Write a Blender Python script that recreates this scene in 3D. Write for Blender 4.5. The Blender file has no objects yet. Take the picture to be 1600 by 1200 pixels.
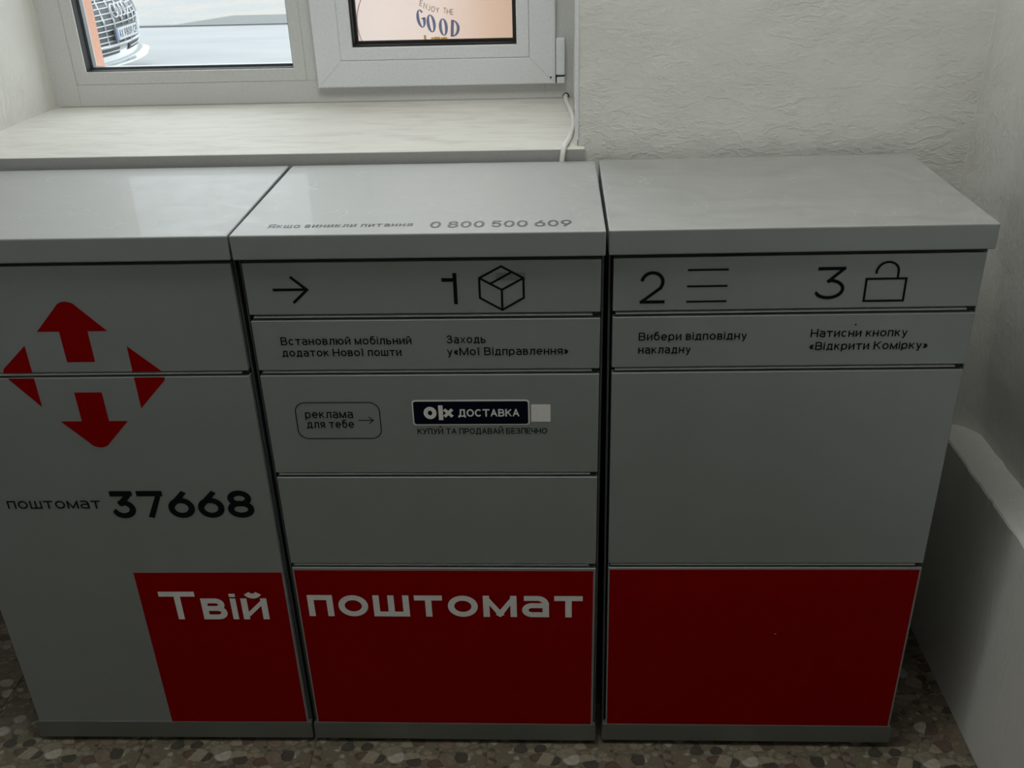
import bpy, bmesh, math, random
from mathutils import Vector, Matrix, noise

random.seed(7)
S = bpy.context.scene
COL = S.collection
PI = math.pi

# ------------------------------------------------------------------ camera
F_PX = 1498.21
cam = bpy.data.cameras.new('camera')
cam.sensor_width = 36.0
cam.lens = F_PX / 1600 * 36.0
cam.clip_start = 0.02
cam_o = bpy.data.objects.new('camera', cam)
COL.objects.link(cam_o)
yaw, pitch, roll = 0.0502, 0.4819, -0.0291
fwd = Vector((-math.sin(yaw) * math.cos(pitch), math.cos(yaw) * math.cos(pitch), -math.sin(pitch)))
r0 = Vector((math.cos(yaw), math.sin(yaw), 0))
u0 = r0.cross(fwd)
rt = r0 * math.cos(roll) + u0 * math.sin(roll)
up = u0 * math.cos(roll) - r0 * math.sin(roll)
M = Matrix((rt, up, -fwd)).transposed().to_4x4()
M.translation = Vector((0.5172, -1.4538, 1.6254))
cam_o.matrix_world = M
S.camera = cam_o

# ------------------------------------------------------------------ world + lights
SKY = 3.3
w = bpy.data.worlds.new('overcast_sky')
S.world = w
w.use_nodes = True
bg = w.node_tree.nodes['Background']
bg.inputs['Color'].default_value = (0.89, 0.95, 1.0, 1)
bg.inputs['Strength'].default_value = SKY


def area(name, loc, rot, sx, sy, power, col):
    l = bpy.data.lights.new(name, 'AREA')
    l.shape = 'RECTANGLE'
    l.size = sx
    l.size_y = sy
    l.energy = power
    l.color = col
    o = bpy.data.objects.new(name, l)
    COL.objects.link(o)
    o.location = loc
    o.rotation_euler = rot
    return o


# ceiling lamp panel above the room
area('ceiling_lamp_light', (0.35, -0.35, 2.86), (0, 0, 0), 1.2, 0.6, 19.5, (0.96, 1.0, 0.955))

S.view_settings.view_transform = 'Standard'
S.view_settings.look = 'None'
S.view_settings.exposure = 0.0
S.view_settings.gamma = 1.0
S.view_settings.use_curve_mapping = False


# ------------------------------------------------------------------ materials
def new_mat(name):
    m = bpy.data.materials.new(name)
    m.use_nodes = True
    nt = m.node_tree
    return m, nt, nt.nodes['Principled BSDF']


def N(nt, kind, **kw):
    n = nt.nodes.new(kind)
    for k, v in kw.items():
        if k in n.inputs.keys():
            n.inputs[k].default_value = v
        else:
            setattr(n, k, v)
    return n


def ramp(nt, stops, interp='LINEAR'):
    r = nt.nodes.new('ShaderNodeValToRGB')
    r.color_ramp.interpolation = interp
    e = r.color_ramp.elements
    while len(e) > 1:
        e.remove(e[-1])
    e[0].position, e[0].color = stops[0]
    for p, c in stops[1:]:
        x = e.new(p)
        x.color = c
    return r


def g(v, a=1.0):
    return (v, v, v, a)


def simple(name, col, rough=0.5, metal=0.0, coat=0.0, spec=0.5, bump=0.0, bscale=200):
    m, nt, b = new_mat(name)
    b.inputs['Base Color'].default_value = (*col, 1)
    b.inputs['Roughness'].default_value = rough
    b.inputs['Metallic'].default_value = metal
    b.inputs['Coat Weight'].default_value = coat
    b.inputs['Specular IOR Level'].default_value = spec
    tc = N(nt, 'ShaderNodeTexCoord')
    nz = N(nt, 'ShaderNodeTexNoise', Scale=bscale, Detail=3.0)
    nt.links.new(tc.outputs['Object'], nz.inputs['Vector'])
    # tiny tonal variation keeps every surface procedural
    mx = N(nt, 'ShaderNodeMix', data_type='RGBA')
    mx.inputs[0].default_value = 0.5
    mx.inputs[6].default_value = (*col, 1)
    hs = N(nt, 'ShaderNodeHueSaturation')
    hs.inputs['Color'].default_value = (*col, 1)
    mr = N(nt, 'ShaderNodeMapRange')
    mr.inputs['To Min'].default_value = 0.88
    mr.inputs['To Max'].default_value = 1.12
    nt.links.new(nz.outputs['Fac'], mr.inputs['Value'])
    nt.links.new(mr.outputs['Result'], hs.inputs['Value'])
    nt.links.new(hs.outputs['Color'], b.inputs['Base Color'])
    nt.nodes.remove(mx)
    if bump:
        bp = N(nt, 'ShaderNodeBump', Strength=bump, Distance=0.001)
        nt.links.new(nz.outputs['Fac'], bp.inputs['Height'])
        nt.links.new(bp.outputs['Normal'], b.inputs['Normal'])
    return m


def paint_mat(name, col, scratch=False, rough=0.42, coat=0.25, metal=0.7, spec=0.5):
    """powder coated sheet steel, optionally with wiping marks and scratches in its gloss"""
    m, nt, b = new_mat(name)
    tc = N(nt, 'ShaderNodeTexCoord')
    nz = N(nt, 'ShaderNodeTexNoise', Scale=6.0, Detail=5.0, Roughness=0.6)
    nt.links.new(tc.outputs['Object'], nz.inputs['Vector'])
    hs = N(nt, 'ShaderNodeHueSaturation')
    hs.inputs['Color'].default_value = (*col, 1)
    mr = N(nt, 'ShaderNodeMapRange')
    mr.inputs['To Min'].default_value = 0.9
    mr.inputs['To Max'].default_value = 1.1
    nt.links.new(nz.outputs['Fac'], mr.inputs['Value'])
    nt.links.new(mr.outputs['Result'], hs.inputs['Value'])
    nt.links.new(hs.outputs['Color'], b.inputs['Base Color'])
    fine = N(nt, 'ShaderNodeTexNoise', Scale=900.0, Detail=2.0)
    nt.links.new(tc.outputs['Object'], fine.inputs['Vector'])
    bp = N(nt, 'ShaderNodeBump', Strength=0.08, Distance=0.0004)
    nt.links.new(fine.outputs['Fac'], bp.inputs['Height'])
    b.inputs['Roughness'].default_value = rough
    b.inputs['Metallic'].default_value = metal
    b.inputs['Coat Weight'].default_value = coat
    b.inputs['Coat Roughness'].default_value = 0.12
    b.inputs['Specular IOR Level'].default_value = spec
    if scratch:
        # smeared wiping marks: stretched noise in the roughness
        mp = N(nt, 'ShaderNodeMapping')
        mp.inputs['Scale'].default_value = (11, 24, 11)
        mp.inputs['Rotation'].default_value = (0, 0, 0.25)
        nt.links.new(tc.outputs['Object'], mp.inputs['Vector'])
        sm = N(nt, 'ShaderNodeTexNoise', Scale=1.0, Detail=6.0, Roughness=0.65, Distortion=1.2)
        nt.links.new(mp.outputs['Vector'], sm.inputs['Vector'])
        # thin curved scratches: two voronoi edge nets, distorted
        dn = N(nt, 'ShaderNodeTexNoise', Scale=7.0, Detail=2.0)
        nt.links.new(tc.outputs['Object'], dn.inputs['Vector'])
        va = N(nt, 'ShaderNodeVectorMath', operation='MULTIPLY_ADD')
        va.inputs[1].default_value = (0.25, 0.25, 0.25)
        nt.links.new(dn.outputs['Color'], va.inputs[0])
        nt.links.new(tc.outputs['Object'], va.inputs[2])
        vo = N(nt, 'ShaderNodeTexVoronoi', feature='DISTANCE_TO_EDGE', Scale=17.0)
        nt.links.new(va.outputs['Vector'], vo.inputs['Vector'])
        ln = ramp(nt, [(0.0, g(1)), (0.004, g(0.8)), (0.010, g(0))])
        nt.links.new(vo.outputs['Distance'], ln.inputs['Fac'])
        br = N(nt, 'ShaderNodeTexNoise', Scale=13.0, Detail=2.0)
        nt.links.new(tc.outputs['Object'], br.inputs['Vector'])
        brr = ramp(nt, [(0.5, g(0)), (0.62, g(1))])
        nt.links.new(br.outputs['Fac'], brr.inputs['Fac'])
        mu = N(nt, 'ShaderNodeMath', operation='MULTIPLY')
        nt.links.new(ln.outputs['Color'], mu.inputs[0])
        nt.links.new(brr.outputs['Color'], mu.inputs[1])
        sv = N(nt, 'ShaderNodeMapRange')
        sv.inputs['From Min'].default_value = 0.3
        sv.inputs['From Max'].default_value = 0.7
        sv.inputs['To Min'].default_value = 0.95
        sv.inputs['To Max'].default_value = 1.06
        nt.links.new(sm.outputs['Fac'], sv.inputs['Value'])
        nt.links.new(sv.outputs['Result'], hs.inputs['Value'])
        rr = N(nt, 'ShaderNodeMapRange')
        rr.inputs['From Min'].default_value = 0.3
        rr.inputs['From Max'].default_value = 0.7
        rr.inputs['To Min'].default_value = 0.58
        rr.inputs['To Max'].default_value = 0.74
        nt.links.new(sm.outputs['Fac'], rr.inputs['Value'])
        nt.links.new(rr.outputs['Result'], b.inputs['Roughness'])
        b.inputs['Coat Weight'].default_value = 0.10
        b.inputs['Coat Roughness'].default_value = 0.05
        # raised scratch burrs and wipe marks
        ad = N(nt, 'ShaderNodeMath', operation='MULTIPLY_ADD')
        ad.inputs[1].default_value = 0.9
        nt.links.new(mu.outputs['Value'], ad.inputs[0])
        sc2 = N(nt, 'ShaderNodeMath', operation='MULTIPLY')
        sc2.inputs[1].default_value = 0.9
        nt.links.new(sm.outputs['Fac'], sc2.inputs[0])
        nt.links.new(sc2.outputs['Value'], ad.inputs[2])
        b2 = N(nt, 'ShaderNodeBump', Strength=0.35, Distance=0.0006)
        nt.links.new(ad.outputs['Value'], b2.inputs['Height'])
        nt.links.new(bp.outputs['Normal'], b2.inputs['Normal'])
        nt.links.new(b2.outputs['Normal'], b.inputs['Normal'])
        lc = N(nt, 'ShaderNodeMix', data_type='RGBA')
        fz = N(nt, 'ShaderNodeMath', operation='MULTIPLY')
        fz.inputs[1].default_value = 0.35
        nt.links.new(mu.outputs['Value'], fz.inputs[0])
        nt.links.new(fz.outputs['Value'], lc.inputs[0])
        nt.links.new(hs.outputs['Color'], lc.inputs[6])
        lc.inputs[7].default_value = (0.85, 0.86, 0.85, 1)
        nt.links.new(lc.outputs[2], b.inputs['Base Color'])
    else:
        nt.links.new(bp.outputs['Normal'], b.inputs['Normal'])
    return m


def plaster_mat(name, col, ridge=1.0, streak=False):
    m, nt, b = new_mat(name)
    tc = N(nt, 'ShaderNodeTexCoord')
    n1 = N(nt, 'ShaderNodeTexNoise', Scale=3.0, Detail=4.0)
    nt.links.new(tc.outputs['Object'], n1.inputs['Vector'])
    cr = ramp(nt, [(0.3, (col[0] * .94, col[1] * .93, col[2] * .91, 1)), (0.7, (*col, 1))])
    nt.links.new(n1.outputs['Fac'], cr.inputs['Fac'])
    nt.links.new(cr.outputs['Color'], b.inputs['Base Color'])
    b.inputs['Roughness'].default_value = 0.7
    b.inputs['Specular IOR Level'].default_value = 0.25
    # orange-peel ground
    n2 = N(nt, 'ShaderNodeTexNoise', Scale=75.0, Detail=6.0, Roughness=0.55)
    nt.links.new(tc.outputs['Object'], n2.inputs['Vector'])
    # trowel ridges: distorted, broken noise iso-lines
    mp = N(nt, 'ShaderNodeMapping')
    mp.inputs['Scale'].default_value = (1.0, 1.0, 2.1) if not streak else (3.0, 3.0, 0.8)
    nt.links.new(tc.outputs['Object'], mp.inputs['Vector'])
    n3 = N(nt, 'ShaderNodeTexNoise', Scale=19.0, Detail=7.0, Roughness=0.6, Distortion=0.35)
    nt.links.new(mp.outputs['Vector'], n3.inputs['Vector'])
    r3 = ramp(nt, [(0.0, g(0.0)), (0.44, g(0.15)), (0.50, g(0.8)), (0.55, g(0.5)), (0.64, g(0.45)), (0.68, g(0.85)), (1.0, g(0.7))])
    nt.links.new(n3.outputs['Fac'], r3.inputs['Fac'])
    n4 = N(nt, 'ShaderNodeTexNoise', Scale=5.0, Detail=3.0)
    nt.links.new(tc.outputs['Object'], n4.inputs['Vector'])
    sz = N(nt, 'ShaderNodeSeparateXYZ')
    nt.links.new(tc.outputs['Object'], sz.inputs['Vector'])
    zr = N(nt, 'ShaderNodeMapRange')
    zr.inputs['From Min'].default_value = 1.15
    zr.inputs['From Max'].default_value = 1.45
    zr.inputs['To Min'].default_value = 0.14
    zr.inputs['To Max'].default_value = -0.04
    nt.links.new(sz.outputs['Z'], zr.inputs['Value'])
    za = N(nt, 'ShaderNodeMath', operation='ADD')
    nt.links.new(n4.outputs['Fac'], za.inputs[0])
    nt.links.new(zr.outputs['Result'], za.inputs[1])
    msk = ramp(nt, [(0.42, g(0.12)), (0.70, g(1.0))])
    nt.links.new(za.outputs['Value'], msk.inputs['Fac'])
    mu = N(nt, 'ShaderNodeMath', operation='MULTIPLY')
    nt.links.new(r3.outputs['Color'], mu.inputs[0])
    nt.links.new(msk.outputs['Color'], mu.inputs[1])
    ad = N(nt, 'ShaderNodeMath', operation='MULTIPLY_ADD')
    ad.inputs[1].default_value = ridge
    nt.links.new(mu.outputs['Value'], ad.inputs[0])
    s2 = N(nt, 'ShaderNodeMath', operation='MULTIPLY')
    s2.inputs[1].default_value = 0.85
    nt.links.new(n2.outputs['Fac'], s2.inputs[0])
    nt.links.new(s2.outputs['Value'], ad.inputs[2])
    bp = N(nt, 'ShaderNodeBump', Strength=0.42, Distance=0.0032)
    nt.links.new(ad.outputs['Value'], bp.inputs['Height'])
    nt.links.new(bp.outputs['Normal'], b.inputs['Normal'])
    return m


def pebble_mat(name):
    """ceramic tile printed with river pebbles; object coordinates, so every tile repeats the print"""
    m, nt, b = new_mat(name)
    tc = N(nt, 'ShaderNodeTexCoord')
    dn = N(nt, 'ShaderNodeTexNoise', Scale=14.0, Detail=2.0)
    nt.links.new(tc.outputs['Object'], dn.inputs['Vector'])
    va = N(nt, 'ShaderNodeVectorMath', operation='MULTIPLY_ADD')
    va.inputs[1].default_value = (0.03, 0.03, 0.0)
    nt.links.new(dn.outputs['Color'], va.inputs[0])
    nt.links.new(tc.outputs['Object'], va.inputs[2])

    def layer(scale, thr, seedrot):
        mp = N(nt, 'ShaderNodeMapping')
        mp.inputs['Rotation'].default_value = (0, 0, seedrot)
        mp.inputs['Scale'].default_value = (1.0, 1.35, 0.0)
        nt.links.new(va.outputs['Vector'], mp.inputs['Vector'])
        v = N(nt, 'ShaderNodeTexVoronoi', Scale=scale, Randomness=0.9)
        e = N(nt, 'ShaderNodeTexVoronoi', feature='DISTANCE_TO_EDGE', Scale=scale, Randomness=0.9)
        nt.links.new(mp.outputs['Vector'], v.inputs['Vector'])
        nt.links.new(mp.outputs['Vector'], e.inputs['Vector'])
        return v, e
    v, e = layer(25.0, 0, 0.4)
    v2, e2 = layer(58.0, 0, 1.1)
    sp = N(nt, 'ShaderNodeTexNoise', Scale=90.0, Detail=5.0)
    nt.links.new(tc.outputs['Object'], sp.inputs['Vector'])

    def stones(v, chan, stops, under, lo, hi, vary):
        """round stones with a thin dark rim; returns colour over `under`"""
        sep = N(nt, 'ShaderNodeSeparateColor')
        nt.links.new(v.outputs['Color'], sep.inputs['Color'])
        pc = ramp(nt, stops, 'CONSTANT')
        nt.links.new(sep.outputs[chan], pc.inputs['Fac'])
        mo = N(nt, 'ShaderNodeMix', data_type='RGBA', blend_type='OVERLAY')
        mo.inputs[0].default_value = 0.45
        nt.links.new(pc.outputs['Color'], mo.inputs[6])
        nt.links.new(sp.outputs['Fac'], mo.inputs[7])
        ds = N(nt, 'ShaderNodeMath', operation='MULTIPLY_ADD')
        ds.inputs[1].default_value = vary
        nt.links.new(sep.outputs['Blue'], ds.inputs[0])
        nt.links.new(v.outputs['Distance'], ds.inputs[2])
        rim = ramp(nt, [(lo - 0.05, g(1)), (lo, g(0.62)), (hi, g(0.62))])
        nt.links.new(ds.outputs['Value'], rim.inputs['Fac'])
        mr_ = N(nt, 'ShaderNodeMix', data_type='RGBA', blend_type='MULTIPLY')
        mr_.inputs[0].default_value = 1.0
        nt.links.new(mo.outputs[2], mr_.inputs[6])
        nt.links.new(rim.outputs['Color'], mr_.inputs[7])
        mk = ramp(nt, [(lo, g(1)), (hi, g(0))])
        nt.links.new(ds.outputs['Value'], mk.inputs['Fac'])
        fin = N(nt, 'ShaderNodeMix', data_type='RGBA')
        nt.links.new(mk.outputs['Color'], fin.inputs[0])
        if isinstance(under, tuple):
            fin.inputs[6].default_value = under
        else:
            nt.links.new(under, fin.inputs[6])
        nt.links.new(mr_.outputs[2], fin.inputs[7])
        return fin.outputs[2]
    tan = [(0.0, (0.075, 0.06, 0.045, 1)), (0.15, (0.16, 0.135, 0.095, 1)), (0.5, (0.21, 0.18, 0.13, 1)), (0.8, (0.17, 0.13, 0.10, 1)), (0.93, (0.29, 0.265, 0.21, 1))]
    big = [(0.0, (0.060, 0.052, 0.040, 1)), (0.08, (0.105, 0.07, 0.052, 1)), (0.24, (0.16, 0.125, 0.09, 1)),
           (0.42, (0.205, 0.175, 0.125, 1)), (0.66, (0.235, 0.20, 0.145, 1)), (0.82, (0.17, 0.125, 0.095, 1)), (0.92, (0.33, 0.30, 0.25, 1))]
    c1 = stones(v2, 'Green', tan, (0.135, 0.11, 0.075, 1), 0.52, 0.58, 0.04)
    c2 = stones(v, 'Red', big, c1, 0.57, 0.615, 0.14)
    nt.links.new(c2, b.inputs['Base Color'])
    b.inputs['Roughness'].default_value = 0.4
    return m


def stone_sill_mat():
    m, nt, b = new_mat('white_marble_sill')
    tc = N(nt, 'ShaderNodeTexCoord')
    mp = N(nt, 'ShaderNodeMapping')
    mp.inputs['Scale'].default_value = (1.6, 7.0, 1.0)
    nt.links.new(tc.outputs['Object'], mp.inputs['Vector'])
    nz = N(nt, 'ShaderNodeTexNoise', Scale=5.0, Detail=8.0, Roughness=0.6, Distortion=0.8)
    nt.links.new(mp.outputs['Vector'], nz.inputs['Vector'])
    cr = ramp(nt, [(0.3, (0.60, 0.57, 0.53, 1)), (0.5, (0.69, 0.67, 0.62, 1)), (0.7, (0.73, 0.71, 0.66, 1))])
    nt.links.new(nz.outputs['Fac'], cr.inputs['Fac'])
    nt.links.new(cr.outputs['Color'], b.inputs['Base Color'])
    b.inputs['Roughness'].default_value = 0.6
    b.inputs['Specular IOR Level'].default_value = 0.2
    bp = N(nt, 'ShaderNodeBump', Strength=0.12, Distance=0.001)
    nt.links.new(nz.outputs['Fac'], bp.inputs['Height'])
    nt.links.new(bp.outputs['Normal'], b.inputs['Normal'])
    return m


def glass_mat():
    m, nt, b = new_mat('clear_glass')
    out = nt.nodes['Material Output']
    nt.nodes.remove(b)
    tr = N(nt, 'ShaderNodeBsdfTransparent')
    tr.inputs['Color'].default_value = (0.93, 0.97, 0.96, 1)
    gl = N(nt, 'ShaderNodeBsdfGlossy')
    gl.inputs['Roughness'].default_value = 0.02
    # Schlick reflectance, the same from both sides of the sheet
    lw = N(nt, 'ShaderNodeLayerWeight')
    pw = N(nt, 'ShaderNodeMath', operation='POWER')
    pw.inputs[1].default_value = 5.0
    nt.links.new(lw.outputs['Facing'], pw.inputs[0])
    fr = N(nt, 'ShaderNodeMath', operation='MULTIPLY_ADD')
    fr.inputs[1].default_value = 0.9
    fr.inputs[2].default_value = 0.06
    nt.links.new(pw.outputs['Value'], fr.inputs[0])
    mx = N(nt, 'ShaderNodeMixShader')
    nt.links.new(fr.outputs['Value'], mx.inputs['Fac'])
    nt.links.new(tr.outputs['BSDF'], mx.inputs[1])
    nt.links.new(gl.outputs['BSDF'], mx.inputs[2])
    nt.links.new(mx.outputs['Shader'], out.inputs['Surface'])
    return m


def ground_mat():
    m, nt, b = new_mat('wet_asphalt')
    tc = N(nt, 'ShaderNodeTexCoord')
    mp = N(nt, 'ShaderNodeMapping')
    mp.inputs['Scale'].default_value = (0.5, 1.8, 1)
    nt.links.new(tc.outputs['Object'], mp.inputs['Vector'])
    nz = N(nt, 'ShaderNodeTexNoise', Scale=1.0, Detail=8.0, Roughness=0.65)
    nt.links.new(mp.outputs['Vector'], nz.inputs['Vector'])
    cr = ramp(nt, [(0.35, (0.15, 0.155, 0.158, 1)), (0.65, (0.19, 0.193, 0.193, 1))])
    nt.links.new(nz.outputs['Fac'], cr.inputs['Fac'])
    nt.links.new(cr.outputs['Color'], b.inputs['Base Color'])
    b.inputs['Roughness'].default_value = 0.55
    return m


def paving_mat():
    m, nt, b = new_mat('diagonal_paving')
    tc = N(nt, 'ShaderNodeTexCoord')
    mp = N(nt, 'ShaderNodeMapping')
    mp.inputs['Rotation'].default_value = (0, 0, 0.9)
    nt.links.new(tc.outputs['Object'], mp.inputs['Vector'])
    br = N(nt, 'ShaderNodeTexBrick', Scale=3.0)
    br.inputs['Color1'].default_value = (0.19, 0.192, 0.19, 1)
    br.inputs['Color2'].default_value = (0.245, 0.235, 0.215, 1)
    br.inputs['Mortar'].default_value = (0.13, 0.135, 0.135, 1)
    br.inputs['Mortar Size'].default_value = 0.03
    nt.links.new(mp.outputs['Vector'], br.inputs['Vector'])
    nz = N(nt, 'ShaderNodeTexNoise', Scale=0.8, Detail=5.0)
    nt.links.new(tc.outputs['Object'], nz.inputs['Vector'])
    cr = ramp(nt, [(0.4, (0.21, 0.215, 0.215, 1)), (0.62, (0.28, 0.24, 0.20, 1))])
    nt.links.new(nz.outputs['Fac'], cr.inputs['Fac'])
    mx = N(nt, 'ShaderNodeMix', data_type='RGBA')
    mx.inputs[0].default_value = 0.55
    nt.links.new(br.outputs['Color'], mx.inputs[6])
    nt.links.new(cr.outputs['Color'], mx.inputs[7])
    nt.links.new(mx.outputs[2], b.inputs['Base Color'])
    b.inputs['Roughness'].default_value = 0.7
    return m


def poster_mat():
    m, nt, b = new_mat('pink_translucent_vinyl')
    out = nt.nodes['Material Output']
    tc = N(nt, 'ShaderNodeTexCoord')
    nz = N(nt, 'ShaderNodeTexNoise', Scale=9.0, Detail=4.0)
    nt.links.new(tc.outputs['Object'], nz.inputs['Vector'])
    sx = N(nt, 'ShaderNodeSeparateXYZ')
    nt.links.new(tc.outputs['Object'], sx.inputs['Vector'])
    cr = ramp(nt, [(0.0, (0.61, 0.49, 0.44, 1)), (0.45, (0.60, 0.455, 0.39, 1)), (0.75, (0.52, 0.34, 0.25, 1)), (1.0, (0.48, 0.30, 0.21, 1))])
    md = N(nt, 'ShaderNodeMath', operation='MULTIPLY_ADD')
    md.inputs[1].default_value = 2.4
    nt.links.new(sx.outputs['X'], md.inputs[0])
    nt.links.new(md.outputs['Value'], cr.inputs['Fac'])
    md.inputs[2].default_value = 0.42
    b.inputs['Roughness'].default_value = 0.4
    nt.links.new(cr.outputs['Color'], b.inputs['Base Color'])
    tl = N(nt, 'ShaderNodeBsdfTranslucent')
    nt.links.new(cr.outputs['Color'], tl.inputs['Color'])
    bp = N(nt, 'ShaderNodeBump', Strength=0.4, Distance=0.006)
    nt.links.new(nz.outputs['Fac'], bp.inputs['Height'])
    nt.links.new(bp.outputs['Normal'], tl.inputs['Normal'])
    nt.links.new(bp.outputs['Normal'], b.inputs['Normal'])
    mx = N(nt, 'ShaderNodeMixShader')
    mx.inputs['Fac'].default_value = 0.75
    nt.links.new(b.outputs['BSDF'], mx.inputs[1])
    nt.links.new(tl.outputs['BSDF'], mx.inputs[2])
    nt.links.new(mx.outputs['Shader'], out.inputs['Surface'])
    return m


GREY = (0.40, 0.435, 0.435)
GREY_LIT_TOP = (0.485, 0.483, 0.473)      # lid tops: same coat, window light painted in as a lighter grey
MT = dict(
    lid=paint_mat('grey_powder_coat_lit_scratched', GREY_LIT_TOP, scratch=True),
    door=paint_mat('grey_powder_coat', GREY, rough=0.5, coat=0.04),
    body=paint_mat('grey_powder_coat_body', (0.235, 0.245, 0.235), rough=0.5, coat=0.05),
    side=simple('dark_grey_side_steel', (0.085, 0.092, 0.095), 0.5),
    dark=simple('dark_interior_steel', (0.012, 0.014, 0.016), 0.6),
    rail=simple('bare_rail_steel', (0.62, 0.63, 0.63), 0.4, 0.0),
    red=paint_mat('red_vinyl', (0.27, 0.0, 0.0), rough=0.55, coat=0.0, metal=0.0, spec=0.05),
    black=simple('black_print', (0.005, 0.006, 0.009), 0.6, spec=0.12),
    lidprint=simple('grey_print', (0.10, 0.11, 0.11), 0.5),
    white=simple('white_vinyl', (0.84, 0.82, 0.80), 0.5),
    navy=simple('navy_print', (0.001, 0.003, 0.012), 0.5, spec=0.12),
    plaster=plaster_mat('white_plaster', (0.74, 0.73, 0.70), 1.1),
    plaster_r=plaster_mat('scratched_plaster', (0.71, 0.70, 0.67), 0.9, True),
    plaster_s=plaster_mat('white_reveal_plaster', (0.73, 0.71, 0.67), 2.6, True),
    ceil=simple('ceiling_white', (0.75, 0.74, 0.72), 0.8),
    tile=pebble_mat('pebble_print_tile'),
    grout=simple('tile_grout', (0.22, 0.19, 0.15), 0.9),
    sill=stone_sill_mat(),
    silledge=simple('sill_edge_shaded', (0.36, 0.355, 0.345), 0.5),  # sill front: shade put into the colour as a darker grey
    pvc=simple('white_pvc', (0.74, 0.75, 0.77), 0.30),
    pvc2=simple('white_pvc_frame', (0.60, 0.60, 0.59), 0.35),
    seam=simple('pvc_weld_seam', (0.50, 0.50, 0.51), 0.5),
    gasket=simple('black_rubber_gasket', (0.01, 0.01, 0.011), 0.6),
    spacer=simple('aluminium_spacer', (0.2, 0.205, 0.21), 0.35, 0.6),
    glass=glass_mat(),
    cable=simple('white_cable_sheath', (0.78, 0.77, 0.73), 0.4),
    orange=simple('terracotta_render', (0.64, 0.34, 0.24), 0.85, bump=0.5, bscale=120),
    asphalt=ground_mat(),
    paving=paving_mat(),
    curb=simple('grey_curb_concrete', (0.105, 0.11, 0.107), 0.8, bump=0.4, bscale=20),
    poster=poster_mat(),
    blue=simple('blue_print', (0.10, 0.19, 0.42), 0.5),
    yellow=simple('yellow_print', (0.75, 0.55, 0.18), 0.5),
    taupe=simple('taupe_print', (0.25, 0.19, 0.17), 0.5),
    outline=simple('rose_outline_print', (0.55, 0.42, 0.38), 0.5),
    carpaint=simple('pearl_white_car_paint', (0.32, 0.345, 0.35), 0.25, coat=1.0),
    grille=simple('black_grille_plastic', (0.06, 0.065, 0.07), 0.5),
    chrome=simple('satin_chrome', (0.42, 0.44, 0.45), 0.4, 0.3),
    tyre=simple('tyre_rubber', (0.02, 0.02, 0.02), 0.8),
    carglass=simple('tinted_car_glass', (0.03, 0.04, 0.05), 0.05),
    plateblue=simple('plate_blue', (0.07, 0.17, 0.42), 0.4),
    platewhite=simple('plate_white', (0.45, 0.47, 0.48), 0.4),
)

def backlit(m, f=0.8):
    nt = m.node_tree
    b = nt.nodes['Principled BSDF']
    tl = N(nt, 'ShaderNodeBsdfTranslucent')
    nt.links.new(b.inputs['Base Color'].links[0].from_socket, tl.inputs['Color'])
    mx = N(nt, 'ShaderNodeMixShader')
    mx.inputs['Fac'].default_value = f
    nt.links.new(b.outputs['BSDF'], mx.inputs[1])
    nt.links.new(tl.outputs['BSDF'], mx.inputs[2])
    nt.links.new(mx.outputs['Shader'], nt.nodes['Material Output'].inputs['Surface'])
    return m


for k_, c_ in (('blue', (0.17, 0.23, 0.38)), ('yellow', (0.55, 0.38, 0.13)), ('taupe', (0.20, 0.15, 0.135)), ('poster_line', (0.42, 0.31, 0.26))):
    MT[k_] = backlit(simple('backlit_' + k_ + '_ink', c_, 0.5))
MT['silicone'] = simple('grey_sealant', (0.42, 0.41, 0.38), 0.7, bump=0.3)


# ------------------------------------------------------------------ mesh helpers
def link(name, me, mat=None, parent=None):
    o = bpy.data.objects.new(name, me)
    COL.objects.link(o)
    if mat is not None and len(me.materials) == 0:
        me.materials.append(mat)
    if parent is not None:
        o.parent = parent
    return o


def obj(name, bm, mat, parent=None, smooth=False):
    me = bpy.data.meshes.new(name)
    bmesh.ops.recalc_face_normals(bm, faces=bm.faces)
    if smooth:
        for f in bm.faces:
            f.smooth = True
    bm.to_mesh(me)
    bm.free()
    return link(name, me, mat, parent)


def add_box(bm, x0, x1, y0, y1, z0, z1, bevel=0.0, seg=1):
    vs = [bm.verts.new((x, y, z)) for z in (z0, z1) for y in (y0, y1) for x in (x0, x1)]
    F = [(0, 1, 3, 2), (4, 6, 7, 5), (0, 4, 5, 1), (2, 3, 7, 6), (0, 2, 6, 4), (1, 5, 7, 3)]
    fs = [bm.faces.new([vs[i] for i in f]) for f in F]
    if bevel:
        es = list({e for f in fs for e in f.edges})
        bmesh.ops.bevel(bm, geom=es, offset=bevel, segments=seg, affect='EDGES', profile=0.5)


def box(name, mat, parent, *a, bevel=0.0, seg=1):
    bm = bmesh.new()
    add_box(bm, *a, bevel=bevel, seg=seg)
    return obj(name, bm, mat, parent)


def empty(name, loc=(0, 0, 0), rot=(0, 0, 0), label=None, cat=None, group=None, kind=None):
    o = bpy.data.objects.new(name, None)
    o.empty_display_size = 0.1
    COL.objects.link(o)
    o.location = loc
    o.rotation_euler = rot
    return tag(o, label, cat, group, kind)


def tag(o, label=None, cat=None, group=None, kind=None):
    for k, v in (('label', label), ('category', cat), ('group', group), ('kind', kind)):
        if v:
            o[k] = v
    return o


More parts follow.
